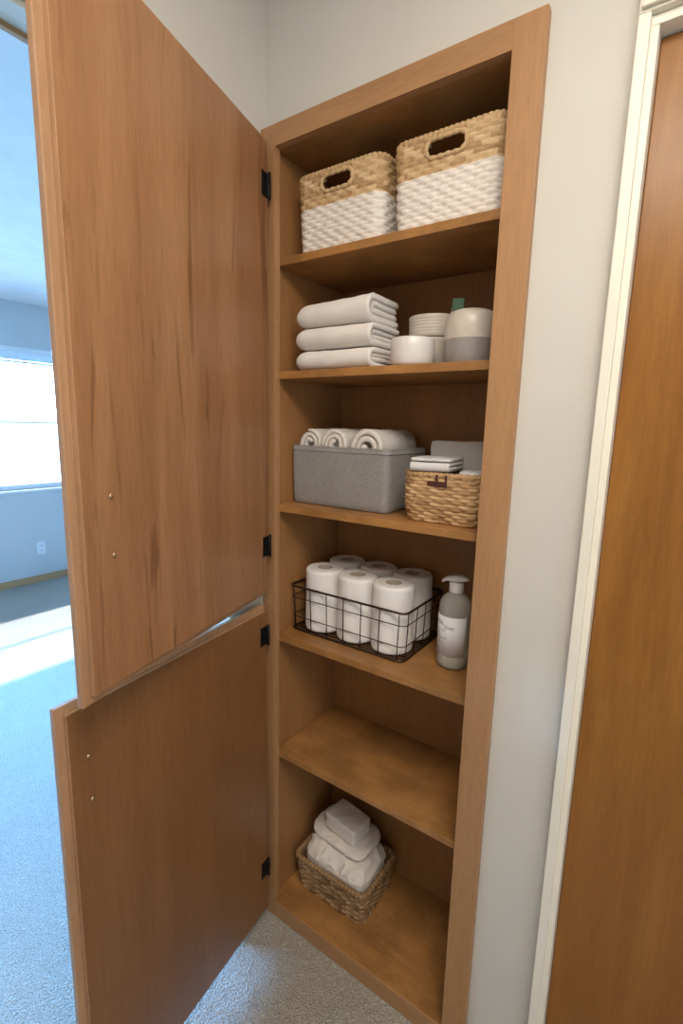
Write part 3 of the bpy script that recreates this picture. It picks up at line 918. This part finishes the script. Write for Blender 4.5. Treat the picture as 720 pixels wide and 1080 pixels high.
def wrap_text(lines_):
    """printing on the label: flat letters bent round the bottle"""
    out = bmesh.new()
    for txt, size, a0, z, shear in lines_:
        cu = bpy.data.curves.new('t', 'FONT'); cu.body = txt; cu.size = size; cu.shear = shear; cu.resolution_u = 3
        ob = bpy.data.objects.new('t', cu); COL.objects.link(ob)
        bpy.context.view_layer.update()
        me = bpy.data.meshes.new_from_object(ob.evaluated_get(bpy.context.evaluated_depsgraph_get()))
        tb = bmesh.new(); tb.from_mesh(me)
        bmesh.ops.triangulate(tb, faces=tb.faces[:])
        bmesh.ops.subdivide_edges(tb, edges=[e for e in tb.edges if e.calc_length() > 0.004], cuts=2)
        for v in tb.verts:
            x, y = v.co.x, v.co.y
            a = a0 + x / R0
            v.co = Vector(((R0 + 0.0010) * math.cos(a), (R0 + 0.0010) * math.sin(a), z + y))
        m2 = bpy.data.meshes.new('t2'); tb.to_mesh(m2); tb.free()
        out.from_mesh(m2)
        bpy.data.objects.remove(ob); bpy.data.curves.remove(cu); bpy.data.meshes.remove(me); bpy.data.meshes.remove(m2)
    return out
D = math.radians
tb = wrap_text([('Milk,', 0.0150, D(-150), 0.110, 0.35), ('Soap', 0.0125, D(-106), 0.103, 0.35), ('gentle hand', 0.0066, D(-146), 0.095, 0.2), ('Soap', 0.0080, D(-148), 0.087, 0.3), ('with oat milk', 0.0062, D(-144), 0.077, 0.2)])
obj('label_print', tb, M_INK, lab, label='dark lettering')
# small sprig printed low on the label
tb = bmesh.new()
def on_label(a, z): return ((R0 + 0.0010) * math.cos(a), (R0 + 0.0010) * math.sin(a), z)
for k, (da, dz, ra, rz_) in enumerate([(0, 0.0, 0.09, 0.0028), (0.10, 0.004, 0.08, 0.0026), (0.20, -0.001, 0.09, 0.0028), (0.12, -0.004, 0.08, 0.0022), (-0.09, 0.004, 0.06, 0.002), (0.02, 0.008, 0.07, 0.0024)]):
    c = D(-136) + da; z = 0.043 + dz
    vs = [tb.verts.new(on_label(c + ra * math.cos(q * PI / 5) * (0.6 + 0.4 * (q % 2)), z + rz_ * math.sin(q * PI / 5) * (0.6 + 0.4 * (q % 2)))) for q in range(10)]
    tb.faces.new(vs)
obj('sprig_print', tb, M_INK, lab, label='small dark sprig')
bm = bmesh.new()
lathe(bm, [(0.0165, 0.1765), (0.0170, 0.179), (0.0170, 0.198), (0.0155, 0.2005), (0.0065, 0.201), (0.0065, 0.2035)], 36)
obj('pump_collar', bm, M_PLASW, sb, loc=(0, 0, 0.0085))
bm = bmesh.new()
hv = []
prf = [(-0.0345, 0.0068, 0.196, 0.2035), (-0.030, 0.0085, 0.199, 0.2085), (-0.020, 0.0105, 0.2030, 0.2135), (-0.006, 0.0150, 0.2030, 0.2180), (0.006, 0.0152, 0.2030, 0.2195), (0.016, 0.0120, 0.2050, 0.2185), (0.025, 0.0085, 0.2075, 0.2150), (0.029, 0.006, 0.209, 0.2130)]
for x, w, za, zb_ in prf:
    zm_, hh = (za + zb_) / 2, (zb_ - za) / 2
    hv.append([bm.verts.new((x, w * math.copysign(abs(math.cos(q)) ** 0.6, math.cos(q)), zm_ + hh * math.copysign(abs(math.sin(q)) ** 0.6, math.sin(q)))) for q in [2 * PI * k / 20 for k in range(20)]])
for A, B in zip(hv, hv[1:]):
    for k in range(20): bm.faces.new((A[k], A[(k + 1) % 20], B[(k + 1) % 20], B[k])).smooth = True
bm.faces.new(hv[0][::-1]); bm.faces.new(hv[-1])
bmesh.ops.recalc_face_normals(bm, faces=bm.faces)
obj('pump_head', bm, M_PLASW, sb, loc=(0, 0, 0.008), rot=(0, 0, 0.15))
# pale bottle behind the right stile
vessel('bottle', 'slim pale bottle mostly hidden behind the right frame beside the soap bottle', 'bottle', (0.5560, 0.195, Z4),
       [(0.018, 0.0), (0.0235, 0.002), (0.0245, 0.008), (0.0245, 0.135), (0.022, 0.146), (0.014, 0.154), (0.011, 0.158), (0.011, 0.172), (0.0085, 0.175), (0.003, 0.1755)], M_CERW)

# ------------------------------------------------------------------ bottom: wicker basket with sheets
ZF = ZB + 0.0004
lb = thing('wicker_basket', 'brown wicker basket of folded white sheets at the bottom of the closet', 'basket', (0.182, 0.172, ZF))
la = (0.126, 0.093, 0.116, 0.084)
obj('basket_body', woven(*la, 0.022, 0.104, 12, 0.0150, 0.0015, 0.0026, 0.007, seed=15), M_WICKD, lb)
obj('rim', rim_braid(la[0], la[1], 0.022, 0.106, 0.0075, 0.012, inset=0.001), M_WICKD, lb)
def heap(co, q):
    t = max(0.0, q.z)
    g = 0.98 + 0.055 * min(1.0, max(0.0, (co.z - 0.05) / 0.05))
    co.x *= g; co.y *= g
    co.z = max(co.z, 0.0015)
    co.x *= 1 - 0.05 * t * abs(q.x) - 0.10 * max(0, -q.z); co.y *= 1 - 0.03 * t - 0.10 * max(0, -q.z)
    if q.z > 0: co.z -= 0.020 * max(0, -q.y) ** 2 * t + 0.022 * max(0, q.x) ** 2 * t
    return co
bm = soft_block(0.1080, 0.0770, 0.077, 56, 5.0, 0.008, nf=20, seed=21, shape=heap, lines=0, fine=0.0020, calm=0.108)
prop(obj('folded_sheet', bm, M_SHEET, None, (0.182, 0.172, ZF + 0.0035)), 'large white sheet bundled to fill the brown wicker basket', 'sheet')
def drape(co, q):
    co.z -= 0.011 * max(0, q.x) ** 2 + 0.010 * max(0, -q.y) ** 2
    return co
bm = soft_block(0.100, 0.068, 0.0085, 38, 4.5, 0.0035, nf=20, seed=33, shape=drape, fine=0.0016)
prop(obj('folded_sheet', bm, M_SHEET, None, (0.170, 0.194, ZF + 0.1650), (0.0, 0.0, -0.05)), 'second white sheet folded flat over the bundled sheet in the brown basket', 'sheet')
bm = soft_block(0.060, 0.042, 0.0245, 28, 12, 0.0022, nf=24, seed=41, lines=1, fine=0.0008)
prop(obj('folded_pillowcase', bm, M_SHEET, None, (0.176, 0.190, ZF + 0.1830), (0.05, 0.04, -0.12)), 'small white folded pillowcase block on top of the sheets in the brown basket', 'pillowcase')

# ------------------------------------------------------------------ light
def lamp(name, typ, loc, energy, color, rot=(0, 0, 0), **k):
    l = bpy.data.lights.new(name, typ)
    l.energy = energy; l.color = color
    for a, v in k.items(): setattr(l, a, v)
    o = bpy.data.objects.new(name, l); COL.objects.link(o)
    o.location = loc; o.rotation_euler = rot
    return o
lamp('ceiling_lamp', 'POINT', (0.74, -0.78, 2.22), 9.5, (1.0, 0.90, 0.79), shadow_soft_size=0.11)
lamp('hall_lamp', 'AREA', (1.22, -0.98, 2.40), 25.0, (1.0, 0.90, 0.78), (0, 0, 0), shape='DISK', size=0.8)
lamp('hall_end_fill', 'AREA', (2.58, -1.15, 1.20), 8.0, (0.92, 0.96, 1.0), (0, PI / 2, 0), shape='RECTANGLE', size=1.9, size_y=0.8)  # added fill light, unseen at the hall's east end, brightens the lower walls
# sun through the bedroom window
el = math.radians(47.7)
d = Vector((math.cos(el), 0.06, -math.sin(el)))
sun = lamp('sun', 'SUN', (-6, 0, 6), 14.0, (1.0, 0.97, 0.95), d.to_track_quat('-Z', 'Y').to_euler(), angle=0.02)
lamp('window_portal', 'AREA', (BX0 - 0.11, (WYA + WYB) / 2, (WZ0 + WZ1) / 2), 1.0, (1, 1, 1), (0, -PI / 2, 0), shape='RECTANGLE', size=WZ1 - WZ0, size_y=WYB - WYA)
bpy.data.lights['window_portal'].cycles.is_portal = True

w = bpy.data.worlds.new('World'); SC.world = w; w.use_nodes = True
bg = w.node_tree.nodes['Background']
nt = w.node_tree
tc = nt.nodes.new('ShaderNodeTexCoord'); sp = nt.nodes.new('ShaderNodeSeparateXYZ')
nt.links.new(tc.outputs['Generated'], sp.inputs[0])
# open sky above, duller sunlit ground below the horizon
cr = ramp(nt, sp.outputs[2], [(0.0, (0.045, 0.08, 0.13)), (0.01, (0.22, 0.50, 1.0)), (0.6, (0.16, 0.43, 1.0))])
nt.links.new(cr, bg.inputs[0])
bg.inputs[1].default_value = 88.0

# ------------------------------------------------------------------ camera
cd = bpy.data.cameras.new('Camera')
cam = bpy.data.objects.new('Camera', cd); COL.objects.link(cam)
Rm = [[0.818295290183917, 0.5743201167716844, 0.023435475975065997], [0.11809780373998768, -0.12808502787122986, -0.9847066235112962], [-0.5625350894074168, 0.8085484704744579, -0.17263731948453231]]
M = Matrix(((Rm[0][0], -Rm[1][0], -Rm[2][0]), (Rm[0][1], -Rm[1][1], -Rm[2][1]), (Rm[0][2], -Rm[1][2], -Rm[2][2]))).to_4x4()
M.translation = (0.904, -0.9317, 1.4667)
cam.matrix_world = M
cd.sensor_fit = 'HORIZONTAL'; cd.sensor_width = 36.0
cd.lens = 518.66 * 36.0 / 720.0
cd.clip_start = 0.02
SC.camera = cam

vs = SC.view_settings
vs.view_transform = 'Standard'; vs.look = 'None'; vs.gamma = 1.0; vs.use_curve_mapping = False
vs.exposure = -0.12
